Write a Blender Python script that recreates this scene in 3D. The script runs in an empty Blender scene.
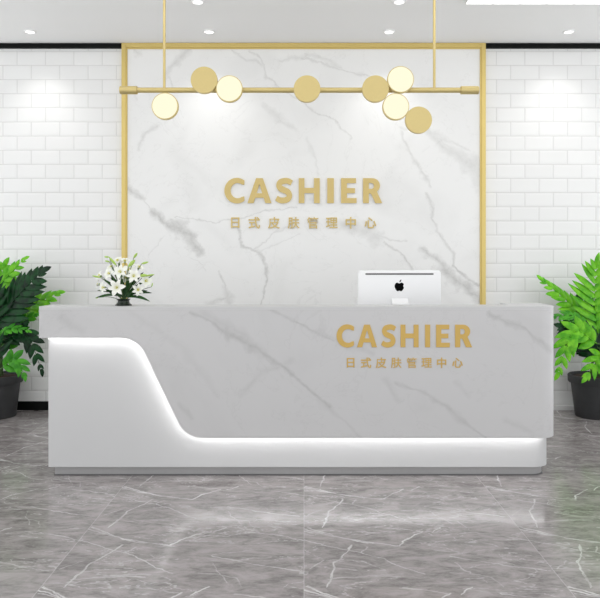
import bpy, bmesh, math, random
from mathutils import Vector, Matrix, noise as mnoise

# ------------------------------------------------------------------ camera, world, lights, exposure
SC = bpy.context.scene
COL = SC.collection
PI = math.pi
EYE = 1.35
cd = bpy.data.cameras.new('camera'); cam = bpy.data.objects.new('camera', cd); COL.objects.link(cam)
cam.location = (0, 0, EYE); cam.rotation_euler = (PI/2, 0, 0)
cd.lens = 42.0; cd.sensor_width = 36.0; cd.shift_x = -4/600; cd.shift_y = -34/600
cd.clip_start = 0.05; cd.clip_end = 100
SC.camera = cam

SC.view_settings.view_transform = 'Standard'
SC.view_settings.look = 'None'
SC.view_settings.gamma = 1.0
SC.view_settings.use_curve_mapping = False
SC.view_settings.exposure = 0.0

world = bpy.data.worlds.new('daylight'); SC.world = world; world.use_nodes = True
bg = world.node_tree.nodes['Background']
bg.inputs[0].default_value = (0.96, 0.98, 1.0, 1); bg.inputs[1].default_value = 1.45   # daylight through the open shop front

def area_light(name, loc, rot, sx, sy, power, color=(1, 0.985, 0.96)):
    l = bpy.data.lights.new(name, 'AREA'); l.shape = 'RECTANGLE'; l.size = sx; l.size_y = sy
    l.energy = power; l.color = color
    o = bpy.data.objects.new(name, l); COL.objects.link(o); o.location = loc; o.rotation_euler = rot
    return o
CEIL = 3.408
area_light('ceiling_fill_light_front', (0, 2.0, CEIL-0.03), (0, 0, 0), 5.6, 2.0, 30)  # added fill light above the front of the room, no fixture behind it
area_light('wall_fill_light', (0, 4.4, CEIL-0.06), (math.radians(66), 0, 0), 6.5, 0.3, 12)  # added unseen fill, tilted to brighten the back wall

DL_FRONT = [(-2.41, 6.16), (-0.836, 6.16), (0.748, 6.16), (2.33, 6.16)]
DL_BACK = [(-0.83, 5.46), (0.743, 5.46)]
for i, (x, y) in enumerate(DL_FRONT + DL_BACK):
    l = bpy.data.lights.new('downlight_beam', 'SPOT')
    l.energy = 13.5 if y > 6 else 12
    l.spot_size = math.radians(100 if y > 6 else 95); l.spot_blend = 1.0; l.shadow_soft_size = 0.05
    l.color = (1, 0.985, 0.95)
    o = bpy.data.objects.new('downlight_beam', l); COL.objects.link(o)
    o.location = (x, y, CEIL-0.025); o.rotation_euler = (math.radians(8 if y > 6 else 0), 0, 0)

def P(u, v, Y):                       # photograph pixel and distance to a point in the room
    return Vector(((u-304)*Y/700, Y, EYE+(265-v)*Y/700))

# ------------------------------------------------------------------ materials
class NT:
    def __init__(s, m):
        s.t = m.node_tree; s.n = s.t.nodes; s.l = s.t.links
    def _in(s, sock, v):
        if v is None: return
        if isinstance(v, bpy.types.NodeSocket): s.l.new(v, sock)
        else: sock.default_value = v
    def math(s, op, a, b=None, c=None, clamp=False):
        n = s.n.new('ShaderNodeMath'); n.operation = op; n.use_clamp = clamp
        for i, v in enumerate((a, b, c)): s._in(n.inputs[i], v)
        return n.outputs[0]
    def vec(s, op, a, b=None, scale=None):
        n = s.n.new('ShaderNodeVectorMath'); n.operation = op
        s._in(n.inputs[0], a); s._in(n.inputs[1], b)
        if scale is not None: s._in(n.inputs['Scale'], scale)
        return n.outputs['Value'] if op in ('DOT_PRODUCT', 'LENGTH', 'DISTANCE') else n.outputs[0]
    def coord(s, off=(0, 0, 0)):
        n = s.n.new('ShaderNodeTexCoord')
        return s.vec('ADD', n.outputs['Object'], tuple(off))
    def sep(s, v):
        n = s.n.new('ShaderNodeSeparateXYZ'); s._in(n.inputs[0], v); return n.outputs
    def comb(s, x, y, z=0.0):
        n = s.n.new('ShaderNodeCombineXYZ')
        for i, v in enumerate((x, y, z)): s._in(n.inputs[i], v)
        return n.outputs[0]
    def noise(s, v, scale, detail=4, rough=0.55, dist=0.0, color=False):
        n = s.n.new('ShaderNodeTexNoise'); s._in(n.inputs['Vector'], v)
        n.inputs['Scale'].default_value = scale; n.inputs['Detail'].default_value = detail
        n.inputs['Roughness'].default_value = rough; n.inputs['Distortion'].default_value = dist
        return n.outputs['Color' if color else 'Fac']
    def ramp(s, v, a, b, lo=0.0, hi=1.0, smooth=True):
        n = s.n.new('ShaderNodeMapRange'); n.interpolation_type = 'SMOOTHSTEP' if smooth else 'LINEAR'
        s._in(n.inputs['Value'], v)
        for k, x in (('From Min', a), ('From Max', b), ('To Min', lo), ('To Max', hi)): n.inputs[k].default_value = x
        return n.outputs['Result']
    def mix(s, f, a, b):
        n = s.n.new('ShaderNodeMix'); n.data_type = 'RGBA'
        s._in(n.inputs['Factor'], f)
        for i, v in ((6, a), (7, b)):
            s._in(n.inputs[i], v if isinstance(v, bpy.types.NodeSocket) else (*v, 1))
        return n.outputs[2]
    def bump(s, h, strength, dist=0.002):
        n = s.n.new('ShaderNodeBump'); s._in(n.inputs['Height'], h)
        n.inputs['Strength'].default_value = strength; n.inputs['Distance'].default_value = dist
        return n.outputs[0]
    def veins(s, v, segs, minw=0.0, wmod=None):
        """segs: (ax, ay, bx, by, half width, strength) on the xy plane of v; returns the strongest"""
        out = None
        for ax, ay, bx, by, w, st in segs:
            d = Vector((bx-ax, by-ay, 0)); L2 = max(d.length_squared, 1e-8)
            pa = s.vec('SUBTRACT', v, (ax, ay, 0))
            h = s.math('MULTIPLY', s.vec('DOT_PRODUCT', pa, tuple(d)), 1/L2)
            h = s.math('MINIMUM', s.math('MAXIMUM', h, 0.0), 1.0)
            q = s.vec('SCALE', tuple(d), scale=h)
            dist = s.vec('DISTANCE', pa, q)
            if wmod is not None: dist = s.math('MULTIPLY', dist, wmod)
            r = s.math('MULTIPLY_ADD', dist, -st/w, st)
            out = s.math('MAXIMUM', 0.0 if out is None else out, r)
        return out

def new_mat(name, color=(0.8, 0.8, 0.8), rough=0.5, metal=0.0, spec=0.5, emit=None, estr=0.0):
    m = bpy.data.materials.new(name); m.use_nodes = True
    b = m.node_tree.nodes['Principled BSDF']
    b.inputs['Base Color'].default_value = (*color, 1); b.inputs['Roughness'].default_value = rough
    b.inputs['Metallic'].default_value = metal; b.inputs['Specular IOR Level'].default_value = spec
    if emit: b.inputs['Emission Color'].default_value = (*emit, 1); b.inputs['Emission Strength'].default_value = estr
    return m, b
def noisy(name, c, rough, amt=0.06, scale=20, metal=0.0, bump=0.0, spec=0.5):
    m, b = new_mat(name, c, rough, metal, spec); t = NT(m); co = t.coord()
    n = t.noise(co, scale, 3)
    lo = tuple(x*(1-amt) for x in c); hi = tuple(min(1, x*(1+amt)) for x in c)
    t.l.new(t.mix(n, lo, hi), b.inputs['Base Color'])
    if bump: t.l.new(t.bump(n, bump), b.inputs['Normal'])
    return m

def polysegs(pts, w, st, conv):
    q = [conv(*p) for p in pts]; out = []
    for i in range(len(q)-1):
        ww = w[i] if isinstance(w, (list, tuple)) else w
        out.append((q[i][0], q[i][1], q[i+1][0], q[i+1][1], ww, st))
    return out

PANEL_Y = 6.50
def conv_wall(ox, oy, sc):
    def f(a, b):
        p = P(ox+a/sc, oy+b/sc, PANEL_Y); return (p.x, p.z)
    return f
A = conv_wall(125, 120, 3.233); B = conv_wall(305, 120, 3.233); F = conv_wall(0, 0, 1.0)
wall_veins = []
for pts, w, st, c in [
    ([(0, 205), (25, 235), (55, 255)], [.07, .06], .55, A),
    ([(55, 255), (85, 300)], .014, .35, A),
    ([(85, 300), (160, 345), (205, 375), (240, 430)], [.06, .13, .09], .72, A),
    ([(160, 320), (240, 322), (300, 328), (360, 320), (450, 300), (560, 280)], .016, .42, A),
    ([(365, 350), (375, 400), (430, 430), (460, 475), (455, 520), (440, 592)], .024, .55, A),
    ([(415, 420), (490, 370), (540, 330)], .018, .38, A),
    ([(420, 440), (480, 405), (560, 370)], .014, .26, A),
    ([(45, 90), (60, 50), (100, 18)], .035, .32, A),
    ([(130, 375), (75, 440)], .014, .22, A),
    ([(308, 490), (320, 550), (340, 598)], [.02, .07], .40, A),
    ([(270, 598), (345, 575)], .06, .32, A),
    ([(210, 450), (250, 462), (262, 482)], .014, .25, A),
    ([(310, 40), (350, 130), (395, 185), (403, 215)], .03, .36, B),
    ([(390, 240), (415, 280), (410, 320), (440, 375), (480, 430), (480, 470)], .03, .42, B),
    ([(480, 470), (520, 510), (570, 545)], .03, .60, B),
    ([(400, 40), (470, 100), (540, 140), (585, 200)], [.08, .12, .20], .36, B),
    ([(440, 60), (500, 110), (585, 160)], .035, .32, B),
    ([(130, 340), (190, 355), (240, 385)], .13, .34, B),
    ([(230, 370), (330, 395)], .02, .36, B),
    ([(260, 395), (300, 430), (345, 480)], .028, .50, B),
    ([(380, 415), (440, 470), (500, 530), (575, 575)], [.06, .11, .09], .62, B),
    ([(5, 60), (35, 130), (40, 180)], .03, .22, B),
    ([(20, 250), (45, 275)], .05, .25, B),
    ([(168, 72), (178, 58), (186, 48)], .07, .38, F),
    ([(168, 72), (172, 86)], .02, .3, F),
    ([(250, 49), (262, 62), (268, 78), (300, 102), (330, 118), (350, 138)], .022, .36, F),
    ([(232, 50), (262, 66)], .03, .3, F),
    ([(300, 58), (345, 70), (372, 76)], .022, .40, F),
    ([(279, 60), (312, 56), (340, 66)], .04, .28, F),
    ([(264, 106), (280, 118), (296, 130)], .06, .24, F),
    ([(135, 50), (140, 55)], .04, .3, F),
    ([(135, 96), (138, 100)], .03, .2, F),
    ([(400, 128), (436, 134), (470, 150)], .03, .25, F)]:
    wall_veins += polysegs(pts, w, st, c)
DESK_Y = 4.38
def conv_desk(u, v):
    p = P(u, v, DESK_Y); return (p.x, p.z)
desk_veins = []
for pts, w, st in [
    ([(190, 313), (213, 324), (230, 335), (255, 347), (280, 364), (300, 380), (330, 407)], [.02, .035, .05, .035, .03, .025], .5),
    ([(265, 306), (290, 320), (312, 330), (335, 340)], .02, .35),
    ([(205, 316), (240, 332), (262, 352)], .06, .25),
    ([(240, 395), (262, 372), (290, 362)], .04, .18),
    ([(95, 350), (112, 360)], .03, .2), ([(178, 404), (192, 418)], .03, .25),
    ([(60, 318), (82, 332)], .05, .16),
    ([(395, 382), (420, 391), (445, 405), (475, 430), (487, 438)], [.018, .03, .03, .02], .38),
    ([(490, 312), (506, 322), (520, 325), (540, 340), (554, 353)], [.03, .05, .03, .03], .42),
    ([(385, 380), (398, 402)], .04, .22),
    ([(318, 330), (350, 345), (372, 352)], .035, .2),
    ([(455, 382), (468, 396)], .03, .15), ([(505, 420), (530, 432)], .04, .2),
    ([(130, 312), (180, 345), (215, 392)], .05, .12),
    ([(318, 400), (345, 421), (360, 437)], .03, .2)]:
    desk_veins += polysegs(pts, w, st, conv_desk)

def marble(name, segs, base, vein, off=(0, 0, 0), rough=0.25, warp=0.07):
    m, b = new_mat(name, base, rough); t = NT(m)
    co = t.coord(off); x, y, z = t.sep(co)
    p = t.comb(x, z, 0.0)
    nz = t.noise(p, 5.0, 5, 0.6, color=True)
    wv = t.vec('SCALE', t.vec('MULTIPLY', t.vec('SUBTRACT', nz, (0.5, 0.5, 0.5)), (1, 1, 0)), scale=warp*2.0)
    q = t.vec('ADD', p, wv)
    wm = t.ramp(t.noise(p, 9.0, 4, 0.6), 0.3, 0.7, 2.2, 0.75)
    v = t.veins(q, segs, wmod=wm)
    grain = t.ramp(t.noise(p, 16.0, 6, 0.7), 0.32, 0.7, 0.6, 1.1)
    v = t.math('MULTIPLY', v, grain)
    cloud = t.ramp(t.noise(p, 1.6, 5, 0.55, 0.8), 0.48, 0.75, 0.0, 0.14)
    # a faint fine natural vein network
    n2 = t.noise(p, 1.9, 6, 0.6, 0.6)
    fine = t.ramp(t.math('ABSOLUTE', t.math('SUBTRACT', n2, 0.5)), 0.0, 0.008, 0.10, 0.0)
    tot = t.math('ADD', t.math('ADD', v, cloud), fine, clamp=True)
    t.l.new(t.mix(tot, base, vein), b.inputs['Base Color'])
    return m
M = {}
M['wall_marble'] = marble('white_veined_marble', wall_veins, (0.87, 0.87, 0.86), (0.42, 0.415, 0.40), (0, PANEL_Y, 0), 0.35)

# white bevelled brick tiles
def tile_material():
    m, b = new_mat('white_bevelled_brick_tile', (0.8, 0.8, 0.79), 0.22, spec=0.4); t = NT(m)
    x, y, z = t.sep(t.coord())
    W, H = 0.2645, 0.1318
    row = t.math('DIVIDE', t.math('SUBTRACT', z, 3.209), H)
    fr = t.math('FRACT', t.math('ADD', row, 100.0)); ri = t.math('FLOOR', row)
    right = t.math('GREATER_THAN', x, 0.0)
    x0 = t.math('ADD', -2.540, t.math('MULTIPLY', right, 1.924+2.540))
    col = t.math('ADD', t.math('DIVIDE', t.math('SUBTRACT', x, x0), W), t.math('MULTIPLY', t.math('ADD', ri, 101.0), 0.5))
    fc = t.math('FRACT', t.math('ADD', col, 100.0)); ci = t.math('FLOOR', col)
    dx = t.math('MULTIPLY', t.math('MINIMUM', fc, t.math('SUBTRACT', 1.0, fc)), W)
    dz = t.math('MULTIPLY', t.math('MINIMUM', fr, t.math('SUBTRACT', 1.0, fr)), H)
    d = t.math('MINIMUM', dx, dz)
    grout = t.ramp(d, 0.0018, 0.0045, 1.0, 0.0)
    rnd = t.noise(t.comb(t.math('MULTIPLY', ci, 7.31), t.math('MULTIPLY', ri, 3.77), 0.0), 1.0, 0)
    tile = t.mix(rnd, (0.84, 0.84, 0.83), (0.88, 0.88, 0.87))
    t.l.new(t.mix(grout, tile, (0.72, 0.715, 0.705)), b.inputs['Base Color'])
    h = t.math('ADD', t.ramp(d, 0.0, 0.004, 0.0, 0.5), t.ramp(d, 0.004, 0.018, 0.0, 0.5, smooth=False))
    t.l.new(t.bump(h, 0.55, 0.005), b.inputs['Normal'])
    t.l.new(t.ramp(grout, 0.0, 1.0, 0.3, 0.8), b.inputs['Roughness'])
    return m
M['tile'] = tile_material()

# polished grey marble floor: one slab drawing repeated from slab to slab
def floor_material():
    m, b = new_mat('polished_grey_marble_floor', (0.3, 0.29, 0.285), 0.16, spec=0.5); t = NT(m)
    CX, CY = 1.103, 0.667
    x, y, z = t.sep(t.coord())
    def g(ox, oy):
        def f(a, c):
            u = ox+a/4.0; v = oy+c/4.0
            return ((u-304)*EYE/(v-265), 700*EYE/(v-265))
        return f
    L = g(300, 470); R = g(450, 470)
    raw = []
    for pts, w, st, c in [
        ([(25, 230), (150, 265), (240, 287), (400, 303)], .009, .95, L),
        ([(25, 246), (120, 262), (150, 265)], .006, .6, L),
        ([(0, 275), (180, 320), (240, 330), (330, 355), (400, 385), (500, 415)], .007, .65, L),
        ([(400, 300), (420, 280), (490, 245)], .009, 1.0, L), ([(525, 250), (562, 230)], .008, .95, L),
        ([(267, 308), (245, 330)], .007, .6, L),
        ([(205, 308), (170, 345), (138, 375), (125, 430), (110, 470)], .006, .8, L),
        ([(110, 438), (200, 430), (300, 425), (400, 427)], .009, .5, L),
        ([(410, 470), (480, 475), (590, 492)], .007, .5, L),
        ([(30, 465), (75, 485), (120, 508)], .005, .6, L),
        ([(160, 205), (250, 198), (340, 196)], .014, .35, L),
        ([(330, 232), (420, 236), (480, 246)], .005, .5, L),
        ([(270, 235), (400, 260), (500, 277), (600, 290)], .009, .85, R),
        ([(60, 248), (150, 256), (230, 266), (320, 282)], .008, .7, R),
        ([(0, 345), (120, 365), (250, 385), (390, 402)], .008, .7, R),
        ([(520, 300), (525, 330), (510, 370), (535, 420), (562, 466)], .007, .8, R),
        ([(20, 370), (60, 400), (110, 425), (150, 452)], .006, .45, R),
        ([(0, 340), (120, 322), (200, 316)], .006, .4, R),
        ([(465, 362), (430, 395)], .007, .5, R),
        ([(0, 410), (90, 418), (170, 432), (215, 468)], .007, .4, R)]:
        raw += polysegs(pts, w, st, c)
    segs = []
    for ax, ay, bx, by, w, st in raw:
        mx, my = (ax+bx)/2, (ay+by)/2
        sx = math.floor(mx/CX)*CX; sy = math.floor(my/CY)*CY
        s0 = (ax-sx, ay-sy, bx-sx, by-sy, w*0.72, st); segs.append(s0)
        for dy in (CY, -CY):
            if min(s0[1], s0[3])+dy < CY and max(s0[1], s0[3])+dy > 0: segs.append((s0[0], s0[1]+dy, s0[2], s0[3]+dy, w, st))
    cx = t.math('SUBTRACT', x, t.math('MULTIPLY', t.math('FLOOR', t.math('DIVIDE', x, CX)), CX))
    cy = t.math('SUBTRACT', y, t.math('MULTIPLY', t.math('FLOOR', t.math('DIVIDE', y, CY)), CY))
    p = t.comb(cx, cy, 0.0); w3 = t.comb(x, y, 0.0)
    nz = t.noise(w3, 14.0, 3, 0.6, color=True)
    wv = t.vec('SCALE', t.vec('MULTIPLY', t.vec('SUBTRACT', nz, (0.5, 0.5, 0.5)), (1, 1, 0)), scale=0.04)
    q = t.vec('ADD', p, wv)
    brk = t.ramp(t.noise(w3, 7.0, 3, 0.6), 0.35, 0.65, 0.35, 1.0)
    v = t.math('MULTIPLY', t.veins(q, segs), brk)
    ti = t.math('FLOOR', t.math('DIVIDE', x, CX))
    st1 = t.noise(t.comb(t.math('MULTIPLY', x, 2.4), t.math('MULTIPLY', y, 5.0), t.math('MULTIPLY', ti, 3.1)), 2.2, 8, 0.68, 0.7)
    st2 = t.noise(t.comb(t.math('MULTIPLY', x, 8.0), t.math('MULTIPLY', y, 17.0), t.math('MULTIPLY', ti, 5.3)), 3.0, 6, 0.75, 0.4)
    base = t.mix(t.ramp(st1, 0.33, 0.68), (0.142, 0.128, 0.124), (0.365, 0.335, 0.33))
    base = t.mix(t.ramp(st2, 0.35, 0.72, 0.0, 0.65), base, (0.345, 0.32, 0.315))
    dk = t.ramp(st2, 0.28, 0.42, 0.4, 0.0); base = t.mix(dk, base, (0.12, 0.112, 0.105))
    # natural hairlines, crossing the slabs at a shallow angle
    hx = t.comb(t.math('ADD', t.math('MULTIPLY', x, 0.9), t.math('MULTIPLY', y, 0.5)), t.math('MULTIPLY', y, 2.6), t.math('MULTIPLY', ti, 2.0))
    hn = t.noise(hx, 1.7, 5, 0.6, 0.3)
    hair = t.ramp(t.math('ABSOLUTE', t.math('SUBTRACT', hn, 0.5)), 0.0, 0.009, 0.34, 0.0)
    v = t.math('MAXIMUM', v, hair)
    base = t.mix(v, base, (0.74, 0.73, 0.72))
    jx = t.math('MINIMUM', cx, t.math('SUBTRACT', CX, cx))
    j = t.ramp(jx, 0.0010, 0.0030, 0.34, 0.0)
    base = t.mix(j, base, (0.62, 0.61, 0.60))
    t.l.new(base, b.inputs['Base Color'])
    t.l.new(t.ramp(st1, 0.3, 0.7, 0.12, 0.17), b.inputs['Roughness'])
    return m
M['floor'] = floor_material()
M['ceiling'] = noisy('matte_white_ceiling_paint', (0.93, 0.93, 0.925), 0.9, 0.01, 2)
M['side'] = noisy('matte_white_wall_paint', (0.8, 0.8, 0.79), 0.85, 0.01, 2)
M['black'] = noisy('black_trim', (0.004, 0.0045, 0.0045), 0.5, 0.1, 10, spec=0.12)
M['lip'] = noisy('white_trim', (0.75, 0.75, 0.74), 0.5, 0.02, 10)
M['gold'] = noisy('brushed_gold', (0.68, 0.53, 0.19), 0.42, 0.03, 60, metal=0.55)
M['gold_lamp'] = noisy('satin_pale_gold', (0.64, 0.515, 0.225), 0.4, 0.03, 60, metal=0.5)
M['gold_counter'] = noisy('deep_gold_letter', (0.60, 0.40, 0.115), 0.5, 0.03, 60, metal=0.15, spec=0.3)
M['gold_sign'] = noisy('gold_letter', (0.62, 0.475, 0.19), 0.4, 0.03, 60, metal=0.35)
M['glow'] = new_mat('lit_cream_diffuser', (0.06, 0.06, 0.04), 0.6, spec=0.2, emit=(1.0, 0.96, 0.72), estr=0.95)[0]
M['led'] = new_mat('led_strip_emitter', (1, 1, 1), 0.5, emit=(1.0, 1.0, 1.0), estr=23)[0]
M['panel_glow'] = new_mat('lit_panel_diffuser', (0.95, 0.95, 0.95), 0.5, emit=(1, 1, 1), estr=1.2)[0]
M['lamp_white'] = noisy('white_lamp_enamel', (0.85, 0.85, 0.85), 0.4, 0.01, 10)
M['lamp_glow'] = new_mat('lit_downlight_lens', (0.95, 0.95, 0.95), 0.5, emit=(1, 0.98, 0.95), estr=2.2)[0]
M['desk_white'] = noisy('satin_white_solid_surface', (0.575, 0.575, 0.575), 0.45, 0.01, 3)
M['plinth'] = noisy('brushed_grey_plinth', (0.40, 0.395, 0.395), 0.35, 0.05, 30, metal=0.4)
M['computer'] = noisy('glossy_white_computer_shell', (0.93, 0.93, 0.935), 0.25, 0.01, 5)
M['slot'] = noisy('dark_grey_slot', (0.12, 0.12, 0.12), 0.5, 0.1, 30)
M['logo'] = noisy('black_logo', (0.002, 0.002, 0.002), 0.7, 0.1, 30, spec=0.05)
M['screen'] = noisy('dark_screen_glass', (0.01, 0.01, 0.012), 0.08, 0.1, 30)
M['pot'] = noisy('charcoal_clay_pot', (0.035, 0.036, 0.038), 0.6, 0.35, 9, bump=0.15)
M['soil'] = noisy('dark_brown_soil', (0.045, 0.025, 0.015), 0.95, 0.6, 60, bump=0.8)
M['stem'] = noisy('green_stem', (0.06, 0.13, 0.03), 0.5, 0.3, 20)
M['vase'] = noisy('dark_green_glazed_pot', (0.008, 0.016, 0.010), 0.25, 0.2, 20)
M['bud'] = noisy('lime_green_bud', (0.42, 0.62, 0.12), 0.5, 0.2, 25)
M['petal'] = noisy('white_lily_petal', (0.88, 0.89, 0.82), 0.55, 0.03, 30)
M['throat'] = noisy('green_lily_throat', (0.22, 0.34, 0.04), 0.5, 0.2, 60)
M['anther'] = noisy('yellow_anther', (0.65, 0.6, 0.05), 0.5, 0.2, 60)
def leaf_mat(name, c1, c2, rough=0.32):
    m, b = new_mat(name, c1, rough, spec=0.22); t = NT(m); co = t.coord()
    n = t.noise(co, 14, 4, 0.6)
    t.l.new(t.mix(t.ramp(n, 0.35, 0.65), c1, c2), b.inputs['Base Color'])
    b.inputs['Subsurface Weight'].default_value = 0.0
    return m
M['leaf_light'] = leaf_mat('lit_bright_green_leaf', (0.07, 0.36, 0.008), (0.19, 0.56, 0.022))  # lit leaves: brightness of the light put into the green
M['leaf_mid'] = leaf_mat('green_leaf', (0.025, 0.19, 0.008), (0.07, 0.34, 0.018))
M['leaf_dark'] = leaf_mat('shaded_dark_green_leaf', (0.002, 0.016, 0.005), (0.006, 0.06, 0.012))  # near-black green paints in the shade among the leaves
M['lily_leaf'] = leaf_mat('dark_lily_leaf', (0.006, 0.03, 0.006), (0.018, 0.08, 0.012))

# ------------------------------------------------------------------ mesh helpers
def prop(o, label=None, cat=None, group=None, kind=None):
    if label: o['label'] = label
    if cat: o['category'] = cat
    if group: o['group'] = group
    if kind: o['kind'] = kind
    return o
def worldloc(o):
    v = Vector((0, 0, 0))
    while o: v += o.location; o = o.parent
    return v
def obj(name, bm, mat, parent=None, loc=(0, 0, 0), smooth=False, recalc=True):
    """links a bmesh given in room coordinates as one object standing at loc"""
    if recalc: bmesh.ops.recalc_face_normals(bm, faces=bm.faces)
    base = worldloc(parent) if parent else Vector((0, 0, 0))
    L = Vector(loc) if not parent else Vector((0, 0, 0))
    bmesh.ops.translate(bm, verts=bm.verts, vec=-(base+L))
    me = bpy.data.meshes.new(name); bm.to_mesh(me); bm.free()
    mats = mat if isinstance(mat, (list, tuple)) else [mat]
    for k in mats: me.materials.append(k)
    if smooth:
        for f in me.polygons: f.use_smooth = True
        if smooth != True: me.set_sharp_from_angle(angle=math.radians(smooth))
    o = bpy.data.objects.new(name, me); COL.objects.link(o); o.location = L
    if parent: o.parent = parent
    return o
def empty(name, loc, label, cat, group=None):
    o = bpy.data.objects.new(name, None); COL.objects.link(o); o.location = loc; o.empty_display_size = 0.1
    return prop(o, label, cat, group)
def part_empty(name, parent):
    o = bpy.data.objects.new(name, None); COL.objects.link(o); o.parent = parent; return o
def box(bm, x0, x1, y0, y1, z0, z1, bevel=0.0):
    r = bmesh.ops.create_cube(bm, size=1.0)
    bmesh.ops.scale(bm, verts=r['verts'], vec=(x1-x0, y1-y0, z1-z0))
    bmesh.ops.translate(bm, verts=r['verts'], vec=((x0+x1)/2, (y0+y1)/2, (z0+z1)/2))
    if bevel:
        es = list({e for v in r['verts'] for e in v.link_edges})
        bmesh.ops.bevel(bm, geom=es, offset=bevel, segments=3, affect='EDGES', profile=0.5)
    return bm
def nb(): return bmesh.new()
def cyl(bm, a, b, r, n=24, r2=None):
    a = Vector(a); b = Vector(b); d = b-a
    m = Matrix.Translation((a+b)/2) @ d.to_track_quat('Z', 'Y').to_matrix().to_4x4()
    bmesh.ops.create_cone(bm, cap_ends=True, segments=n, radius1=r, radius2=r if r2 is None else r2, depth=d.length, matrix=m)
    return bm
def tube(bm, pts, rad, n=8):
    pts = [Vector(p) for p in pts]; rings = []
    for i, p in enumerate(pts):
        t = (pts[min(i+1, len(pts)-1)]-pts[max(i-1, 0)]).normalized()
        a = t.cross(Vector((0, 1, 0.13))).normalized(); b2 = t.cross(a).normalized()
        r = rad[i] if isinstance(rad, (list, tuple)) else rad
        rings.append([bm.verts.new(p+a*math.cos(2*PI*k/n)*r+b2*math.sin(2*PI*k/n)*r) for k in range(n)])
    for i in range(len(rings)-1):
        for k in range(n): bm.faces.new((rings[i][k], rings[i][(k+1) % n], rings[i+1][(k+1) % n], rings[i+1][k]))
    bm.faces.new(rings[0][::-1]); bm.faces.new(rings[-1])
    return bm
def lathe(bm, prof, c, n=48):
    """prof: list of (r, z); closed when it starts and ends on the axis"""
    rings = []
    for r, z in prof:
        if r < 1e-6: rings.append([bm.verts.new((c[0], c[1], c[2]+z))])
        else: rings.append([bm.verts.new((c[0]+r*math.cos(2*PI*k/n), c[1]+r*math.sin(2*PI*k/n), c[2]+z)) for k in range(n)])
    for a, b in zip(rings, rings[1:]):
        for k in range(n):
            q = (k+1) % n
            if len(a) == 1 and len(b) == 1: continue
            if len(a) == 1: bm.faces.new((a[0], b[k], b[q]))
            elif len(b) == 1: bm.faces.new((a[k], a[q], b[0]))
            else: bm.faces.new((a[k], a[q], b[q], b[k]))
    return bm
def curve_mesh(data, M4):
    o = bpy.data.objects.new('tmp', data); COL.objects.link(o)
    bpy.context.view_layer.update()
    me = bpy.data.meshes.new_from_object(o.evaluated_get(bpy.context.evaluated_depsgraph_get()))
    bpy.data.objects.remove(o)
    bm = nb(); bm.from_mesh(me); bpy.data.meshes.remove(me)
    bmesh.ops.transform(bm, matrix=M4, verts=bm.verts)
    return bm
def outline_mesh(loops, depth):
    """flat shape with holes from closed loops in xy, thickness depth"""
    cu = bpy.data.curves.new('tmpc', 'CURVE'); cu.dimensions = '2D'; cu.fill_mode = 'BOTH'; cu.extrude = depth/2
    for lp in loops:
        s = cu.splines.new('POLY'); s.points.add(len(lp)-1)
        for i, (x, y) in enumerate(lp): s.points[i].co = (x, y, 0, 1)
        s.use_cyclic_u = True
    return curve_mesh(cu, Matrix.Identity(4))

# ------------------------------------------------------------------ the room
WX, WALL, NEAR = 4.2, 6.52, -1.5
prop(obj('floor', box(nb(), -WX, WX, NEAR, WALL+0.1, -0.1, 0.0), M['floor']), kind='structure')
prop(obj('ceiling', box(nb(), -WX, WX, 0.5, WALL+0.1, CEIL, CEIL+0.1), M['ceiling']), kind='structure')
prop(obj('wall_back', box(nb(), -WX, WX, WALL, WALL+0.1, 0.0, CEIL), M['tile']), kind='structure')
PX0, PX1 = P(121.5, 0, 6.485).x, P(485.8, 0, 6.485).x
prop(obj('baseboard_left', box(nb(), -WX, PX0, WALL-0.015, WALL, 0.0, 0.082, 0.003), M['black']), kind='structure')
prop(obj('baseboard_right', box(nb(), PX1, WX, WALL-0.012, WALL, 0.0, 0.042, 0.003), M['lip']), kind='structure')
prop(obj('trim_1', box(nb(), -WX, PX0, WALL-0.03, WALL, CEIL-0.045, CEIL, 0.002), M['black']), kind='structure')
prop(obj('trim_2', box(nb(), PX1, WX, WALL-0.03, WALL, CEIL-0.045, CEIL, 0.002), M['black']), kind='structure')

# marble feature panel with its gold frame
fp = empty('feature_panel', (0, PANEL_Y, 0), 'tall white veined marble wall panel in a thin gold frame behind the counter', 'wall panel')
obj('marble_slab', box(nb(), PX0+0.03, PX1-0.03, PANEL_Y, WALL-0.001, 0.0, CEIL-0.01), M['wall_marble'], fp)
fb = 0.040
bm = nb()
for x0, x1, z0, z1 in ((PX0, PX0+fb, 0.0, CEIL-0.001), (PX1-fb, PX1, 0.0, CEIL-0.001), (PX0+fb, PX1-fb, CEIL-0.042, CEIL-0.001)):
    box(bm, x0, x1, 6.482, WALL-0.001, z0, z1, 0.002)
fr = obj('frame', bm, M['gold'], fp); fr['label'] = 'thin square gold frame'
bm = nb()
for x0, x1, z0, z1 in ((PX0+fb, PX0+fb+0.012, 0.0, CEIL-0.042), (PX1-fb-0.012, PX1-fb, 0.0, CEIL-0.042), (PX0+fb+0.012, PX1-fb-0.012, CEIL-0.054, CEIL-0.042)):
    box(bm, x0, x1, 6.492, PANEL_Y, z0, z1)
obj('inner_rim', bm, M['gold'], fp)

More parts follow.
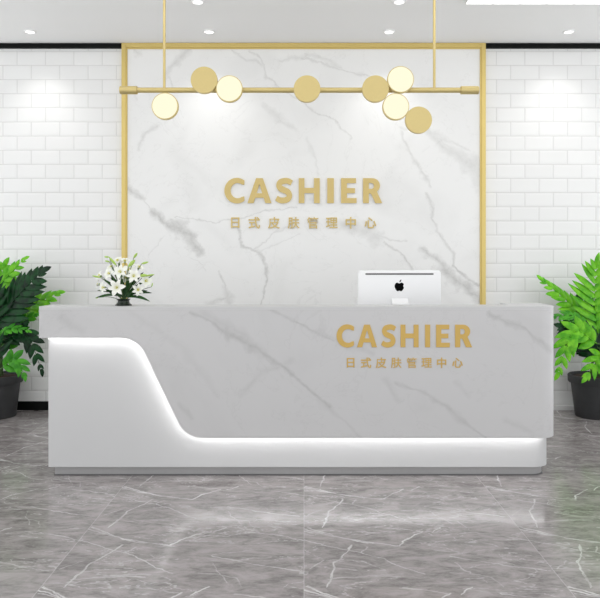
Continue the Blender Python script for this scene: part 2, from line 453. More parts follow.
# ------------------------------------------------------------------ lettering
def arc(cx, cy, rx, ry, a0, a1, n=20):
    return [(cx+rx*math.cos(math.radians(a0+(a1-a0)*i/n)), cy+ry*math.sin(math.radians(a0+(a1-a0)*i/n))) for i in range(n+1)]
def stroke(pts, w):
    q = [Vector(p) for p in pts]; l = []; r = []
    for i, p in enumerate(q):
        t = (q[min(i+1, len(q)-1)]-q[max(i-1, 0)]).normalized(); n = Vector((-t.y, t.x))
        ww = w(i/(len(q)-1)) if callable(w) else w
        l.append(tuple(p+n*ww/2)); r.append(tuple(p-n*ww/2))
    return l+r[::-1]
def catmull(pts, n=8):
    P_ = [Vector(p) for p in pts]; P_ = [2*P_[0]-P_[1]]+P_+[2*P_[-1]-P_[-2]]; out = []
    for i in range(1, len(P_)-2):
        for k in range(n):
            t = k/n; a, b, c, d = P_[i-1:i+3]
            out.append(0.5*((2*b)+(c-a)*t+(2*a-5*b+4*c-d)*t*t+(3*b-a-3*c+d)*t**3))
    out.append(P_[-2]); return [tuple(v) for v in out]
W_ = 0.235
GLYPH = {   # cap height 1; (loops)
 'C': [arc(.50, .5, .50, .51, 52, 308, 40)+[(.80, .27)]+arc(.535, .5, .285, .305, 305, 55, 30)+[(.80, .73)]],
 'A': [[(0, 0), (.36, 1), (.64, 1), (1, 0), (.745, 0), (.675, .215), (.325, .215), (.255, 0)], [(.385, .395), (.615, .395), (.5, .765)]],
 'S': [stroke(catmull([(.70, .80), (.56, .87), (.40, .885), (.20, .83), (.135, .71), (.20, .59), (.37, .515), (.53, .44), (.60, .30), (.53, .17), (.34, .112), (.16, .13), (.02, .21)]), lambda t: .215+.03*math.sin(PI*t))],
 'H': [[(0, 0), (0, 1), (W_, 1), (W_, .61), (.63, .61), (.63, 1), (.63+W_, 1), (.63+W_, 0), (.63, 0), (.63, .40), (W_, .40), (W_, 0)]],
 'I': [[(0, 0), (0, 1), (.245, 1), (.245, 0)]],
 'E': [[(0, 0), (0, 1), (.60, 1), (.60, .80), (W_, .80), (W_, .60), (.56, .60), (.56, .40), (W_, .40), (W_, .20), (.625, .20), (.625, 0)]],
 'R': [[(0, 0), (0, 1), (.36, 1)]+arc(.36, .70, .33, .30, 90, -52, 16)+[(.78, 0), (.50, 0), (.345, .345), (W_, .38), (W_, 0)][0:3]+[(.31, .385), (W_, .385), (W_, 0)], [(W_, .57), (W_, .81), (.34, .81)]+arc(.34, .69, .105, .12, 90, -90, 10)],
}
def fit(bm, x0, x1, z0, z1, yback, ext):
    xs = [v.co.x for v in bm.verts]; ys = [v.co.y for v in bm.verts]; zs = [v.co.z for v in bm.verts]
    a, b, c, d, e, f = min(xs), max(xs), min(ys), max(ys), min(zs), max(zs)
    for v in bm.verts:
        x, y, z = v.co
        v.co = (x0+(x-a)/(b-a)*(x1-x0), yback-(z-e)/(f-e)*ext, z0+(y-c)/(d-c)*(z1-z0))
    return bm
def sign(Y, lat, v0, v1, han, vh, hs, parent, ext, mat):
    for ch, (u0, u1) in zip('CASHIER', lat):
        ov = 0.6 if ch in 'CS' else 0
        z1 = P(0, v0-ov*.5, Y).z; z0 = P(0, v1+ov*.5, Y).z
        obj('letter', fit(outline_mesh(GLYPH[ch], 0.02), P(u0, 0, Y).x, P(u1, 0, Y).x, z0, z1, Y, ext), mat, parent)
    for ch, uc in zip('日式皮肤管理中心', han):
        tc = bpy.data.curves.new('t', 'FONT'); tc.body = ch; tc.size = 1.0; tc.extrude = 0.01; tc.offset = {'肤': .009, '管': .008, '理': .011, '皮': .013}.get(ch, .016)
        bm = curve_mesh(tc, Matrix.Identity(4))
        xs = [v.co.x for v in bm.verts]; ys = [v.co.y for v in bm.verts]
        w = (max(xs)-min(xs)); h = max(ys)-min(ys); k = hs
        obj('chinese_character', fit(bm, P(uc-w*k/2, 0, Y).x, P(uc+w*k/2, 0, Y).x, P(0, vh+h*k/2, Y).z, P(0, vh-h*k/2, Y).z, Y, ext*0.7), mat, parent)
ws = empty('wall_sign', (P(303, 0, PANEL_Y).x, PANEL_Y, 1.7), 'gold CASHIER lettering over a line of small Chinese characters on the marble wall', 'sign')
sign(PANEL_Y, [(224.5, 244.5), (247.5, 271.5), (275.2, 292.8), (298.7, 319.7), (327.2, 333.8), (341, 356.5), (363, 382)], 178.3, 203.2,
     [235.3, 254.3, 274, 293.7, 312.7, 331.7, 350.7, 370.3], 222.8, 12.2, ws, 0.014, M['gold_sign'])

# ------------------------------------------------------------------ the reception counter
DX, DYc = -0.03, 4.6
desk = empty('reception_counter', (DX, DYc, 0), 'long reception counter with marble front over a glowing white curved base', 'counter')
M['desk_marble'] = marble('pale_grey_veined_marble', desk_veins, (0.56, 0.555, 0.555), (0.30, 0.295, 0.29), (DX, DYc, 0), 0.3, 0.035)
ZT = 1.35-41.5*4.38/700     # counter top height
XL, XR = P(39, 0, DESK_Y).x, 1.600
Pz = lambda u, v: (P(u, v, DESK_Y).x, P(u, v, DESK_Y).z)
a0, a1, a2 = Pz(39, 338), Pz(137.5, 338), Pz(185.5, 438.3)
zb = a2[1]
def fillet(p, c, q, R, n=14):
    p, c, q = Vector(p), Vector(c), Vector(q); d1 = (p-c).normalized(); d2 = (q-c).normalized()
    ang = d1.angle(d2); tl = R/math.tan(ang/2); s, e = c+d1*tl, c+d2*tl
    ctr = c+(d1+d2).normalized()*(R/math.sin(ang/2)); out = []
    sa = math.atan2(s.y-ctr.y, s.x-ctr.x); ea = math.atan2(e.y-ctr.y, e.x-ctr.x); da = (ea-sa+PI) % (2*PI)-PI
    return [(ctr.x+R*math.cos(sa+da*i/n), ctr.y+R*math.sin(sa+da*i/n)) for i in range(n+1)]
RC = 0.13   # plan radius of the right corner
edge = [a0]+fillet(a0, a1, a2, 0.17)+fillet(a1, a2, (XR, zb), 0.17)
edge.append((XR-RC, zb))
def shell(path_front, xr, y, r, yb, top, t):
    """path_front: (x, zbottom) up to xr-r; wraps round the corner; thickness t inward"""
    cols = [((x, y), (x, y+t), z) for x, z in path_front]
    zl = path_front[-1][1]
    for i in range(1, 13):
        a = PI/2*i/12
        cols.append(((xr-r+r*math.sin(a), y+r-r*math.cos(a)), (xr-r+(r-t)*math.sin(a), y+r-(r-t)*math.cos(a)), zl))
    cols.append(((xr, yb), (xr-t, yb), zl))
    bm = nb(); V = []
    for o, i_, z in cols:
        V.append([bm.verts.new((o[0], o[1], z)), bm.verts.new((o[0], o[1], top)), bm.verts.new((i_[0], i_[1], top)), bm.verts.new((i_[0], i_[1], z))])
    for A_, B_ in zip(V, V[1:]):
        for k in range(4): bm.faces.new((A_[k], A_[(k+1) % 4], B_[(k+1) % 4], B_[k]))
    bm.faces.new(V[0]); bm.faces.new(V[-1][::-1])
    return bm
YB = 4.80
TH = 0.02
front = obj('marble_front', shell(edge, XR, DESK_Y, RC, YB, ZT-0.02, TH), M['desk_marble'], desk, smooth=30)
YW = 4.47
XLw, XRw = P(48.5, 0, YW).x, 1.580
zw = P(0, 467, YW).z
bm = shell([(XLw, zw), (0, zw), (XRw-0.11, zw)], XRw, YW, 0.11, YB-0.02, ZT-0.021, 0.03)
box(bm, XLw, XLw+0.03, YW+0.0305, 4.59, zw, ZT-0.021)
obj('white_base', bm, M['desk_white'], desk, smooth=30)
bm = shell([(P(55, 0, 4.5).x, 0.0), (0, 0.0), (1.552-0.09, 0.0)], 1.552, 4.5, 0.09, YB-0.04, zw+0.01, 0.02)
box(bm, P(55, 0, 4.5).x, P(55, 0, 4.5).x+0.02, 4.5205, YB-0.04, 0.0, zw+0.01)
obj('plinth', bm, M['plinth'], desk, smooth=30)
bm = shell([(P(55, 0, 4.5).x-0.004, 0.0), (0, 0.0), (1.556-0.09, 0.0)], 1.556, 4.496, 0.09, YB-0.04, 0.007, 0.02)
obj('plinth_shade_strip', bm, M['slot'], desk, smooth=30)  # dark strip painting in the shade line where the plinth meets the floor
# top ledge: a U in plan, its right wing deep
top = [(XL, DESK_Y), (XR-RC, DESK_Y)]+[(XR-RC+RC*math.sin(PI/2*i/12), DESK_Y+RC-RC*math.cos(PI/2*i/12)) for i in range(1, 13)]
top += [(XR, YB), (1.345, YB), (1.345, 4.60), (XL, 4.60)]
bm = nb(); vs = [bm.verts.new((x, y, ZT-0.0195)) for x, y in top]; f = bm.faces.new(vs)
r = bmesh.ops.extrude_face_region(bm, geom=[f]); bmesh.ops.translate(bm, verts=[v for v in r['geom'] if isinstance(v, bmesh.types.BMVert)], vec=(0, 0, 0.0195))
obj('top_ledge', bm, M['desk_white'], desk)
sd = empty('staff_desk', (0, 4.9, 0), 'low white work desk behind the counter, carrying the computer', 'desk')
obj('worktop', box(nb(), XLw+0.04, XRw-0.04, 4.815, 5.25, 0.725, 0.75, 0.003), M['desk_white'], sd)
for x in (XLw+0.05, 0.3, XRw-0.08): obj('side_panel', box(nb(), x, x+0.025, 4.83, 5.23, 0.0, 0.7255), M['desk_white'], sd)
obj('back_panel', box(nb(), XLw+0.031, XRw-0.031, 4.56, 4.59, 0.05, ZT-0.021), M['desk_white'], desk)
# the LED strip hidden between marble and base
led = [Vector((x, 0, z)) for x, z in edge]
lp = []
for i, p in enumerate(led):
    t = (led[min(i+1, len(led)-1)]-led[max(i-1, 0)]).normalized(); n = Vector((-t.z, 0, t.x))
    q = p+n*0.016; lp.append((max(q.x, XLw+0.005), DESK_Y+TH+0.032, q.z))
rr = RC-TH-0.032
for i in range(1, 7):
    a = PI/2*i/12; lp.append((XR-RC+rr*math.sin(a), DESK_Y+RC-rr*math.cos(a), zb+0.016))
s = obj('led_strip', tube(nb(), lp, 0.005, 6), M['led'], desk); s['label'] = 'glowing white light strip'
# lettering on the counter front
let = part_empty('lettering', desk)
sign(DESK_Y, [(336.5, 354), (357, 377), (381, 396), (400.5, 418.5), (425, 430), (436, 449.7), (455, 472)], 324.6, 347.2,
     [350.6, 366, 381, 396.3, 411.6, 426.6, 441.6, 457.4], 362.7, 11.0, let, 0.005, M['gold_counter'])

# ------------------------------------------------------------------ desktop computer seen from behind
CY_ = 4.95
comp = empty('desktop_computer', (P(399.5, 0, CY_).x, CY_, 0.75), 'white desktop computer seen from behind, showing above the counter top', 'computer')
cx0, cx1 = P(358, 0, CY_).x, P(441, 0, CY_).x; cz1 = P(0, 270.5, CY_).z; cz0 = cz1-0.44
bm = box(nb(), cx0, cx1, CY_, CY_+0.03, cz0, cz1)
bmesh.ops.bevel(bm, geom=[e for e in bm.edges if abs(e.verts[0].co.y-e.verts[1].co.y) > 0.01], offset=0.022, segments=6, affect='EDGES', profile=0.5)
bmesh.ops.bevel(bm, geom=[e for e in bm.edges if abs(e.verts[0].co.y-CY_) < 1e-5 and abs(e.verts[1].co.y-CY_) < 1e-5], offset=0.006, segments=3, affect='EDGES', profile=0.5)
obj('shell', bm, M['computer'], comp, smooth=40)
obj('screen', box(nb(), cx0+0.015, cx1-0.015, CY_+0.0301, CY_+0.033, cz0+0.08, cz1-0.015), M['screen'], comp)
obj('vent_slot', box(nb(), P(365.5, 0, CY_).x, P(433.5, 0, CY_).x, CY_-0.001, CY_+0.004, P(0, 274.8, CY_).z, P(0, 273.2, CY_).z), M['slot'], comp)
def apple():
    body = catmull([(0, .60), (.10, .66), (.26, .70), (.40, .62), (.47, .52)], 6)
    bite = arc(.60, .36, .20, .20, 128, 232, 12)
    rest = catmull([(.475, .20), (.40, .05), (.28, -.12), (.17, -.17), (.0, -.12), (-.14, -.17), (-.28, -.10), (-.42, .12), (-.47, .36), (-.40, .58), (-.24, .69), (-.10, .66), (0, .60)], 6)
    leaf = arc(-.02, .98, .23, .23, -75, 8, 8)+arc(.24, .76, .23, .23, 105, 188, 8)
    leaf = [(.02, .74), (.03, .84), (.09, .94), (.21, 1.01), (.20, .90), (.13, .80)]
    return [body+bite+rest[:-1], leaf]
lg = P(399.3, 285.2, CY_)
s = 4.95/700*6.0
obj('emblem', fit(outline_mesh(apple(), 0.01), lg.x-s*.78, lg.x+s*.78, lg.z-s*1.0, lg.z+s*.95, CY_+0.0005, 0.002), M['logo'], comp)['label'] = 'black bitten apple emblem'
bm = nb()
sx0, sx1 = P(391.7, 0, CY_).x, P(407.8, 0, CY_).x
prof = [(CY_-0.002, P(0, 298.3, CY_-0.01).z), (CY_-0.03, P(0, 300.5, CY_-0.01).z-0.02), (CY_-0.085, 0.765), (CY_-0.08, 0.756), (CY_+0.10, 0.753), (CY_+0.10, 0.7615), (CY_-0.06, 0.765), (CY_-0.002, P(0, 298.3, CY_).z-0.09)]
va = [bm.verts.new((sx0, y, z)) for y, z in prof]; vb = [bm.verts.new((sx1, y, z)) for y, z in prof]
bm.faces.new(va); bm.faces.new(vb[::-1])
for k in range(len(prof)): bm.faces.new((va[k], vb[k], vb[(k+1) % len(prof)], va[(k+1) % len(prof)]))
for v in bm.verts: v.co.z -= 0.003 if v.co.z < 0.77 else 0
obj('stand', bm, M['computer'], comp)

# ------------------------------------------------------------------ pendant lamp
LY = 4.9
zbar = P(0, 90.2, LY).z
pend = empty('pendant_lamp', (P(299, 0, LY).x, LY, CEIL), 'long gold bar pendant lamp with eight round discs hanging above the counter', 'pendant lamp')
X = lambda u, Y=LY: P(u, 0, Y).x
obj('bar', cyl(nb(), (X(136), LY, zbar), (X(462), LY, zbar), 0.0185), M['gold_lamp'], pend, smooth=40)
for u in (164.3, 434.3):
    obj('rod', cyl(nb(), (X(u), LY, zbar+0.01), (X(u), LY, CEIL-0.02), 0.0095, 16), M['gold_lamp'], pend, smooth=40)
    obj('canopy', cyl(nb(), (X(u), LY, CEIL-0.025), (X(u), LY, CEIL), 0.05, 32), M['gold_lamp'], pend, smooth=40)
for u0, u1 in ((120, 137.5), (460.5, 478.5)):
    bm = cyl(nb(), (X(u0), LY, zbar), (X(u1), LY, zbar), 0.0285, 32)
    bmesh.ops.bevel(bm, geom=[e for e in bm.edges if abs(e.verts[0].co.x-e.verts[1].co.x) < 1e-5], offset=0.003, segments=2, affect='EDGES')
    obj('end_cap', bm, M['gold_lamp'], pend, smooth=40)
DR = 0.0925
for u, v, lit in ((165.3, 106.5, 1), (229.5, 89.2, 1), (400.3, 80, 1), (395.6, 107, 1), (204.3, 80.5, 0), (307, 89.2, 0), (375.3, 89.2, 0), (418.3, 120.3, 0)):
    Yd = LY-0.045
    c = P(u, v, Yd)
    bm = nb()
    cyl(bm, (c.x, Yd-0.017, c.z), (c.x, Yd+0.017, c.z), DR, 64)
    bmesh.ops.bevel(bm, geom=[e for e in bm.edges if abs(e.verts[0].co.y-e.verts[1].co.y) < 1e-5], offset=0.0025, segments=2, affect='EDGES')
    d = obj('lamp_disc', bm, M['gold_lamp'], pend, smooth=30)
    yf = Yd-0.0175 if lit else Yd+0.0175
    g = obj('diffuser', cyl(nb(), (c.x, yf-0.0015, c.z), (c.x, yf+0.0015, c.z), DR-0.006, 64), M['glow'], d)
    # bracket to the bar
    if abs(v-90) > 14:
        bm = nb(); q = P(395.6, 107, Yd) if u > 410 else c
        top_ = LY-0.004 if u > 410 else LY
        pts = [(q.x, top_, q.z if u > 410 else zbar-0.005), (c.x, top_, c.z), (c.x, Yd+0.016, c.z)]
        tube(bm, pts, 0.005, 8); obj('bracket', bm, M['gold_lamp'], pend)

# ------------------------------------------------------------------ ceiling lights
labs = ['leftmost recessed round downlight near the tiled wall', 'recessed downlight above the first letters of the wall sign, near the wall',
        'recessed downlight above the last letters of the wall sign, near the wall', 'rightmost recessed round downlight near the tiled wall',
        'recessed downlight at the picture top, left of the middle', 'recessed downlight at the picture top, right of the middle']
for (x, y), lab in zip(DL_FRONT+DL_BACK, labs):
    dl = empty('downlight', (x, y, CEIL), 'small white '+lab, 'downlight', 'recessed ceiling downlights')
    bm = nb(); lathe(bm, [(.036, -.001), (.040, -.012), (.048, -.014), (.052, -.008), (.052, 0), (.036, 0)], (x, y, CEIL), 32)
    bm.faces.ensure_lookup_table()
    obj('trim_ring', bm, M['lamp_white'], dl, smooth=40)
    obj('lens', cyl(nb(), (x, y, CEIL-0.006), (x, y, CEIL-0.001), 0.035, 32), M['lamp_glow'], dl)
cp = empty('ceiling_light_panel', (1.85, 4.9, CEIL), 'bright white rectangular light panel set in the ceiling at upper right', 'ceiling light')
px0, px1, py0, py1 = P(465, 0, 5.5).x, P(465, 0, 5.5).x+0.212*9, 4.9, 5.488
bm = nb()
box(bm, px0, px1, py0, py1, CEIL-0.012, CEIL-0.006)
obj('diffuser', bm, M['panel_glow'], cp)
bm = nb()
for i in range(10):
    x = px0+0.212*i; box(bm, x-0.002, x+0.002, py0, py1, CEIL-0.016, CEIL-0.0005)
for y in (py0, py1): box(bm, px0-0.002, px1+0.002, y-0.002, y+0.002, CEIL-0.016, CEIL-0.0005)
obj('grid', bm, M['lip'], cp)

# ------------------------------------------------------------------ potted plants
def frond(bm, pts, hw, n, nrm, seed, ang=56, gap=1.02, curl=0.25, side=(1, 1)):
    """pinnate split leaf: a midrib through pts with n pairs of pointed lobes; nrm = the way its face looks"""
    rnd = random.Random(seed)
    mid = [Vector(p) for p in catmull3(pts, 10)]
    N = len(mid)
    tube(bm, [p-nrm*0.001 for p in mid], [0.006*(1-0.75*i/(N-1)) for i in range(N)], 5)
    tot = sum((mid[i+1]-mid[i]).length for i in range(N-1))
    start = 0.10
    for k in range(n):
        t = start+(1-start)*(k/(n-0.35))
        f = t*(N-1); i = min(int(f), N-2); p = mid[i].lerp(mid[i+1], f-i)
        tan = (mid[min(i+2, N-1)]-mid[max(i-1, 0)]).normalized()
        prof = (math.sin(PI*min(1, (t*0.80+0.22)))**0.6)
        L = hw*max(0.35, prof)
        spacing = tot*(1-start)/n
        for s in (-1, 1):
            if not side[0 if s < 0 else 1]: continue
            sd = tan.cross(nrm).normalized()*s
            a = math.radians(ang-24*t+rnd.uniform(-5, 5))
            d = (tan*math.cos(a)+sd*math.sin(a)).normalized()
            w = spacing*gap*math.sin(a)*0.62+0.004
            lobe(bm, p+tan*rnd.uniform(-.004, .004), d, tan, nrm, L*rnd.uniform(.9, 1.1), w, curl*rnd.uniform(.6, 1.4), rnd)
    # terminal lobe
    tan = (mid[-1]-mid[-3]).normalized()
    lobe(bm, mid[-1]-tan*0.02, tan, tan.cross(nrm), nrm, hw*0.5, tot/n*0.34, curl, rnd)
def lobe(bm, p, d, tan, nrm, L, w, curl, rnd):
    side = d.cross(nrm).normalized()
    rows = []
    M_ = 8; w = min(w, L*0.27)
    for j in range(M_+1):
        s = j/M_
        c = p+d*(L*s)+tan*(L*0.16*s*s)-nrm*(curl*L*s*s*0.55)-Vector((0, 0, 1))*(curl*L*s*s*0.35)
        ww = w*(0.60+0.42*math.sin(PI*min(1, s*0.85))**0.7)*(1-s**4) if s < 1 else 0.0004
        rows.append([bm.verts.new(c+side*ww-nrm*ww*0.25), bm.verts.new(c+nrm*0.12*ww), bm.verts.new(c-side*ww-nrm*ww*0.25)])
    for a, b in zip(rows, rows[1:]):
        bm.faces.new((a[0], a[1], b[1], b[0])); bm.faces.new((a[1], a[2], b[2], b[1]))
def catmull3(pts, n=10):
    P_ = [Vector(p) for p in pts]; P_ = [2*P_[0]-P_[1]]+P_+[2*P_[-1]-P_[-2]]; out = []
    for i in range(1, len(P_)-2):
        for k in range(n):
            t = k/n; a, b, c, d = P_[i-1:i+3]
            out.append(0.5*((2*b)+(c-a)*t+(2*a-5*b+4*c-d)*t*t+(3*b-a-3*c+d)*t**3))
    out.append(P_[-2]); return out
def potted_plant(uc, leaves, label, seed):
    """leaves: (pixel polyline, depth offsets first/last, half width px, pairs, material, face direction)"""
    YP = 6.25
    c = P(uc, 0, YP)
    root = empty('potted_plant', (c.x, YP, 0), label, 'plant')
    R = 0.24
    bm = nb()
    lathe(bm, [(0, 0.0), (.172, 0.0), (.179, .010), (.212, .300), (.232, .303), (.236, .310), (.240, .364), (.233, .371), (.215, .371), (.210, .34), (0, .34)], (c.x, YP, 0), 64)
    obj('pot', bm, M['pot'], root, smooth=35)
    bm = nb(); lathe(bm, [(0, .3405), (.209, .3405), (.205, .350), (.12, .358), (0, .36)], (c.x, YP, 0), 40); obj('soil', bm, M['soil'], root, smooth=True)
    kx = YP/700
    for i, (px, dy0, dy1, hw, n, mat, nrm) in enumerate(leaves):
        m_ = len(px)
        pts = [P(u, v, min(6.40, YP+dy0+(dy1-dy0)*(k/(m_-1)))) for k, (u, v) in enumerate(px)]
        bm = nb(); frond(bm, pts, hw*kx, n, Vector(nrm).normalized(), seed*50+i)
        obj('leaf', bm, M[mat], root, smooth=True, recalc=False)
        # petiole from the soil to the leaf base
        rnd = random.Random(seed*90+i); b0 = Vector((c.x+rnd.uniform(-.06, .06), YP+rnd.uniform(-.05, .05), 0.35))
        e = pts[0]; t0 = (pts[1]-pts[0]).normalized()
        mid = [b0, b0.lerp(e, .45)+Vector((0, 0, .05)), e-t0*0.03, e+t0*0.01]
        obj('stem', tube(nb(), catmull3(mid, 6), 0.007, 6), M['stem'], root, smooth=True)
    return root
FR = (0, -1, .25)
leftp = [
    ([(-10, 318), (-4, 292), (4, 265)], .10, .02, 27, 7, 'leaf_light', (.1, -1, .35)),
    ([(-6, 330), (14, 300), (42, 271)], -.10, -.25, 27, 9, 'leaf_dark', (-.1, -1, .3)),
    ([(4, 338), (28, 308), (59, 292)], .05, -.05, 19, 8, 'leaf_light', (-.2, -1, .7)),
    ([(4, 345), (18, 322), (38, 314)], .0, -.1, 12, 6, 'leaf_mid', (-.1, -1, .5)),
    ([(-6, 322), (-12, 300), (-20, 270)], -.15, -.3, 30, 8, 'leaf_dark', FR),
    ([(4, 340), (26, 334), (42, 371)], -.10, -.20, 15, 8, 'leaf_dark', (.45, -1, .3)),
    ([(-4, 338), (10, 328), (30, 331)], -.15, -.25, 10, 6, 'leaf_mid', (0, -1, 1.2)),
    ([(2, 368), (16, 359), (25, 377)], -.22, -.34, 13, 6, 'leaf_mid', (.3, -1, .4)),
    ([(0, 360), (-6, 345), (-20, 340)], -.15, -.30, 22, 7, 'leaf_dark', FR),
    ([(-8, 345), (6, 318), (8, 292)], -.05, -.12, 22, 7, 'leaf_dark', FR),
    ([(-10, 360), (-26, 350), (-38, 372)], -.10, -.2, 16, 7, 'leaf_mid', (-.4, -1, .3)),
    ([(-12, 345), (-36, 325), (-58, 300)], .05, .1, 20, 8, 'leaf_mid', (.1, -1, .4)),
    ([(-12, 325), (-30, 300), (-40, 262)], .10, .15, 26, 8, 'leaf_light', (.1, -1, .4)),
    ([(-8, 350), (-12, 330), (-22, 322)], .2, .3, 20, 7, 'leaf_dark', FR),
    ([(-2, 330), (8, 305), (24, 286)], .0, -.02, 24, 8, 'leaf_dark', (0, -1, .2)),
    ([(2, 350), (14, 330), (27, 300)], .08, .08, 16, 8, 'leaf_mid', (0, -1, .2)),
    ([(-8, 300), (4, 280), (25, 258)], .02, -.02, 15, 7, 'leaf_light', (-.1, -1, .4))]
rightp = [
    ([(598, 334), (595, 298), (597, 264)], -.05, -.20, 33, 9, 'leaf_light', (0, -1, .45)),
    ([(594, 328), (572, 305), (542, 279)], .0, -.05, 19, 9, 'leaf_light', (.2, -1, .6)),
    ([(596, 338), (574, 316), (553, 317)], -.15, -.25, 11, 7, 'leaf_mid', (0, -1, 1.0)),
    ([(598, 348), (580, 332), (560, 326)], -.24, -.26, 18, 7, 'leaf_dark', FR),
    ([(600, 345), (584, 318), (572, 308)], .12, .12, 18, 7, 'leaf_dark', FR),
    ([(598, 344), (574, 332), (558, 374)], -.26, -.38, 17, 9, 'leaf_light', (-.3, -1, .4)),
    ([(598, 358), (588, 350), (572, 340)], .0, .0, 14, 6, 'leaf_dark', FR),
    ([(602, 362), (600, 356), (586, 378)], -.22, -.36, 16, 6, 'leaf_light', (-.1, -1, .5)),
    ([(606, 360), (612, 350), (606, 378)], -.22, -.36, 15, 6, 'leaf_mid', (.1, -1, .5)),
    ([(604, 345), (600, 328), (590, 300)], .02, -.04, 20, 8, 'leaf_mid', FR),
    ([(606, 335), (618, 300), (626, 262)], .05, .10, 26, 8, 'leaf_light', (-.1, -1, .4)),
    ([(606, 345), (628, 318), (650, 296)], .0, .1, 20, 8, 'leaf_mid', (-.1, -1, .4)),
    ([(600, 340), (584, 336), (566, 345)], .06, .0, 15, 7, 'leaf_dark', FR),
    ([(598, 330), (586, 312), (576, 300)], .04, .04, 18, 7, 'leaf_dark', FR),
    ([(602, 352), (588, 338), (576, 346)], -.18, -.20, 17, 6, 'leaf_dark', FR),
    ([(606, 350), (626, 338), (640, 370)], -.1, -.2, 16, 7, 'leaf_mid', (.3, -1, .4))]
potted_plant(-5, leftp, 'leafy green plant in a charcoal pot at the left edge, beside the black baseboard', 1)
potted_plant(596, rightp, 'leafy green plant in a charcoal pot at the right edge of the picture', 2)

# ------------------------------------------------------------------ lily arrangement
FYc = 4.49
fx = P(123.5, 0, FYc).x
fl = empty('flower_arrangement', (fx, FYc, ZT), 'white lilies and green buds in a low dark pot on the counter', 'flowers')
kx = FYc/700
bm = nb(); lathe(bm, [(0, 0), (.052, 0), (.054, .004), (.040, .016), (.036, .030), (.044, .042), (.040, .042), (.030, .030), (0, .028)], (fx, FYc, ZT), 32)
obj('vase', bm, M['vase'], fl, smooth=40)
S0 = Vector((fx, FYc, ZT+0.03))
def F_(cx, cy, dy): return P(85+cx/7.5, 240+cy/7.5, FYc+dy)
def petal(bm, c, d, axis, L, w):
    side = d.cross(axis).normalized(); rows = []
    for j in range(8):
        s = j/7
        q = c+d*(L*s)+axis*(L*(0.42*math.sin(s*PI*0.62)-0.28*s*s))
        ww = w*math.sin(PI*min(1, s*0.93+0.07))**0.8 if j < 7 else 0.0003
        rows.append([bm.verts.new(q+side*ww+axis*ww*0.25), bm.verts.new(q), bm.verts.new(q-side*ww+axis*ww*0.25)])
    for a, b in zip(rows, rows[1:]):
        bm.faces.new((a[0], a[1], b[1], b[0])); bm.faces.new((a[1], a[2], b[2], b[1]))
def lily(c, axis, L, rot):
    axis = Vector(axis).normalized(); up = Vector((0, 0, 1)); e1 = axis.cross(up).normalized(); e2 = axis.cross(e1)
    bm = nb()
    for k in range(6):
        a = rot+k*PI/3; d = (e1*math.cos(a)+e2*math.sin(a))
        petal(bm, c+axis*(0.0 if k % 2 else 0.002), (d+axis*0.12).normalized(), axis, L*(1 if k % 2 else .94), L*(.27 if k % 2 else .22))
    o = obj('lily', bm, M['petal'], fl, smooth=True, recalc=False)
    bm = nb(); cyl(bm, c-axis*0.006, c+axis*0.006, 0.0035, 8, 0.009)
    obj('throat', bm, M['throat'], o)
    bm = nb()
    for k in range(6):
        a = rot+.5+k*PI/3; d = (e1*math.cos(a)+e2*math.sin(a)); q = c+axis*L*.42+d*L*.14
        tube(bm, [c, q], 0.0008, 4); cyl(bm, q-e1*.003, q+e1*.003, 0.0016, 6)
    obj('stamen', bm, M['anther'], o)
    stem(c-axis*0.004)
def stem(e):
    m_ = S0.lerp(e, .55)+Vector((0, 0.0, .012))
    obj('stem', tube(nb(), catmull3([S0, m_, e], 6), 0.002, 6), M['stem'], fl, smooth=True)
for cx, cy, dy, ax, L, r in [
    (242, 358, -.07, (0, -1, .1), .060, .15), (270, 245, -.03, (-.15, -1, .5), .056, .5), (365, 275, -.05, (.25, -1, .35), .052, .0),
    (190, 255, -.01, (-.6, -1, .4), .046, .3), (120, 270, .03, (-1, -.6, .6), .042, .1), (150, 355, .0, (-.8, -.9, .0), .046, .5),
    (450, 310, .0, (.8, -.9, .3), .050, .2), (395, 370, -.03, (.4, -1, -.1), .044, .4), (250, 165, .03, (-.3, -.7, 1), .044, .2),
    (300, 170, .06, (.1, -.6, 1), .044, .0), (400, 215, .05, (.6, -.4, 1), .044, .3), (110, 335, .06, (-1, -.3, .3), .040, .3),
    (310, 290, .06, (.2, -1, .6), .044, .2), (330, 230, .02, (.1, -1, .8), .046, .4), (205, 210, .05, (-.5, -.6, .9), .042, .4)]:
    lily(F_(cx, cy, dy), ax, L, r)
def bud(a, b, r, mat='bud'):
    bm = nb(); a = Vector(a); b = Vector(b); n = 8
    pts = [a.lerp(b, i/n) for i in range(n+1)]
    tube(bm, pts, [max(.0006, r*math.sin(PI*(0.08+0.86*i/n))**0.75) for i in range(n+1)], 8)
    obj('bud', bm, M[mat], fl, smooth=True); stem(a)
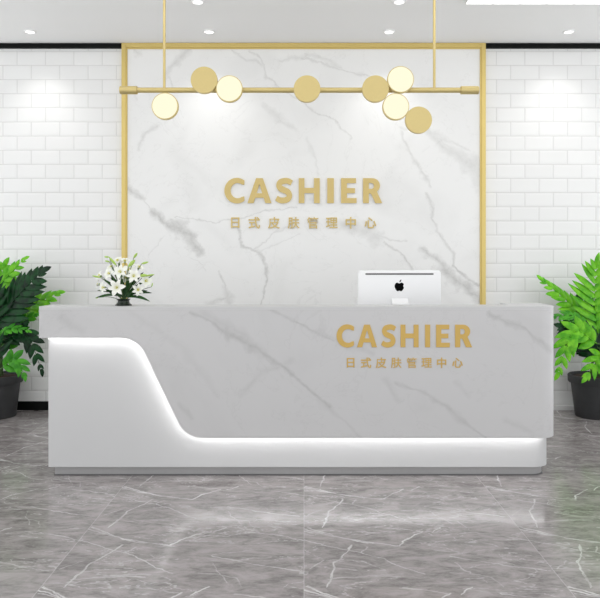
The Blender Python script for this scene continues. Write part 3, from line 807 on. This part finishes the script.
for p, q, dy, r in [((235, 190), (180, 128), -.02, .008), ((180, 128), (145, 126), .0, .006), ((185, 165), (150, 155), .0, .006),
                    ((365, 135), (392, 98), .0, .008), ((325, 200), (375, 150), -.04, .012), ((425, 178), (475, 165), -.02, .007),
                    ((120, 282), (55, 268), -.02, .006), ((410, 270), (465, 262), -.05, .010), ((440, 272), (520, 258), -.02, .006),
                    ((500, 350), (508, 322), .0, .004), ((100, 430), (80, 437), .0, .004)]:
    bud(F_(*p, dy), F_(*q, dy-.01), r)
def blade(p, q, dy0, dy1, w, droop):
    a = F_(*p, dy0); b = F_(*q, dy1); bm = nb(); rows = []
    d = (b-a); sd = d.cross(Vector((0, -1, .3))).normalized()
    for j in range(9):
        s = j/8; c = a.lerp(b, s)+Vector((0, 0, droop*math.sin(PI*s))); ww = w*math.sin(PI*(s*.9+.05)) if j < 8 else .0003
        rows.append([bm.verts.new(c+sd*ww), bm.verts.new(c+Vector((0, .3*ww, -.2*ww))), bm.verts.new(c-sd*ww)])
    for x, y in zip(rows, rows[1:]):
        bm.faces.new((x[0], x[1], y[1], y[0])); bm.faces.new((x[1], x[2], y[2], y[1]))
    obj('leaf', bm, M['lily_leaf'], fl, smooth=True, recalc=False)
for p, q, d0, d1, w, dr in [((300, 430), (490, 462), -.02, -.06, .010, .018), ((320, 410), (505, 398), .0, -.04, .009, .010), ((290, 430), (180, 395), -.02, -.06, .011, .008),
                    ((280, 420), (75, 435), .0, -.03, .008, .014), ((300, 400), (350, 200), .03, .05, .011, 0), ((290, 400), (165, 230), .04, .06, .012, .0),
                    ((310, 400), (440, 240), .03, .06, .012, .01), ((290, 400), (90, 378), .03, .03, .010, .006), ((300, 400), (245, 130), .05, .08, .009, 0),
                    ((295, 420), (330, 300), -.02, -.04, .014, .0), ((300, 420), (270, 290), .0, .0, .015, .0), ((310, 425), (400, 330), -.01, -.03, .014, .0),
                    ((290, 425), (200, 330), .01, .0, .015, .0), ((300, 420), (515, 262), .02, .03, .007, .01), ((300, 430), (345, 400), -.03, -.05, .012, .0),
                    ((300, 430), (130, 290), .03, .0, .010, .01), ((300, 425), (360, 260), .01, .02, .014, .0), ((310, 425), (470, 380), .02, .0, .010, .01)]:
    blade(p, q, d0, d1, w, dr)
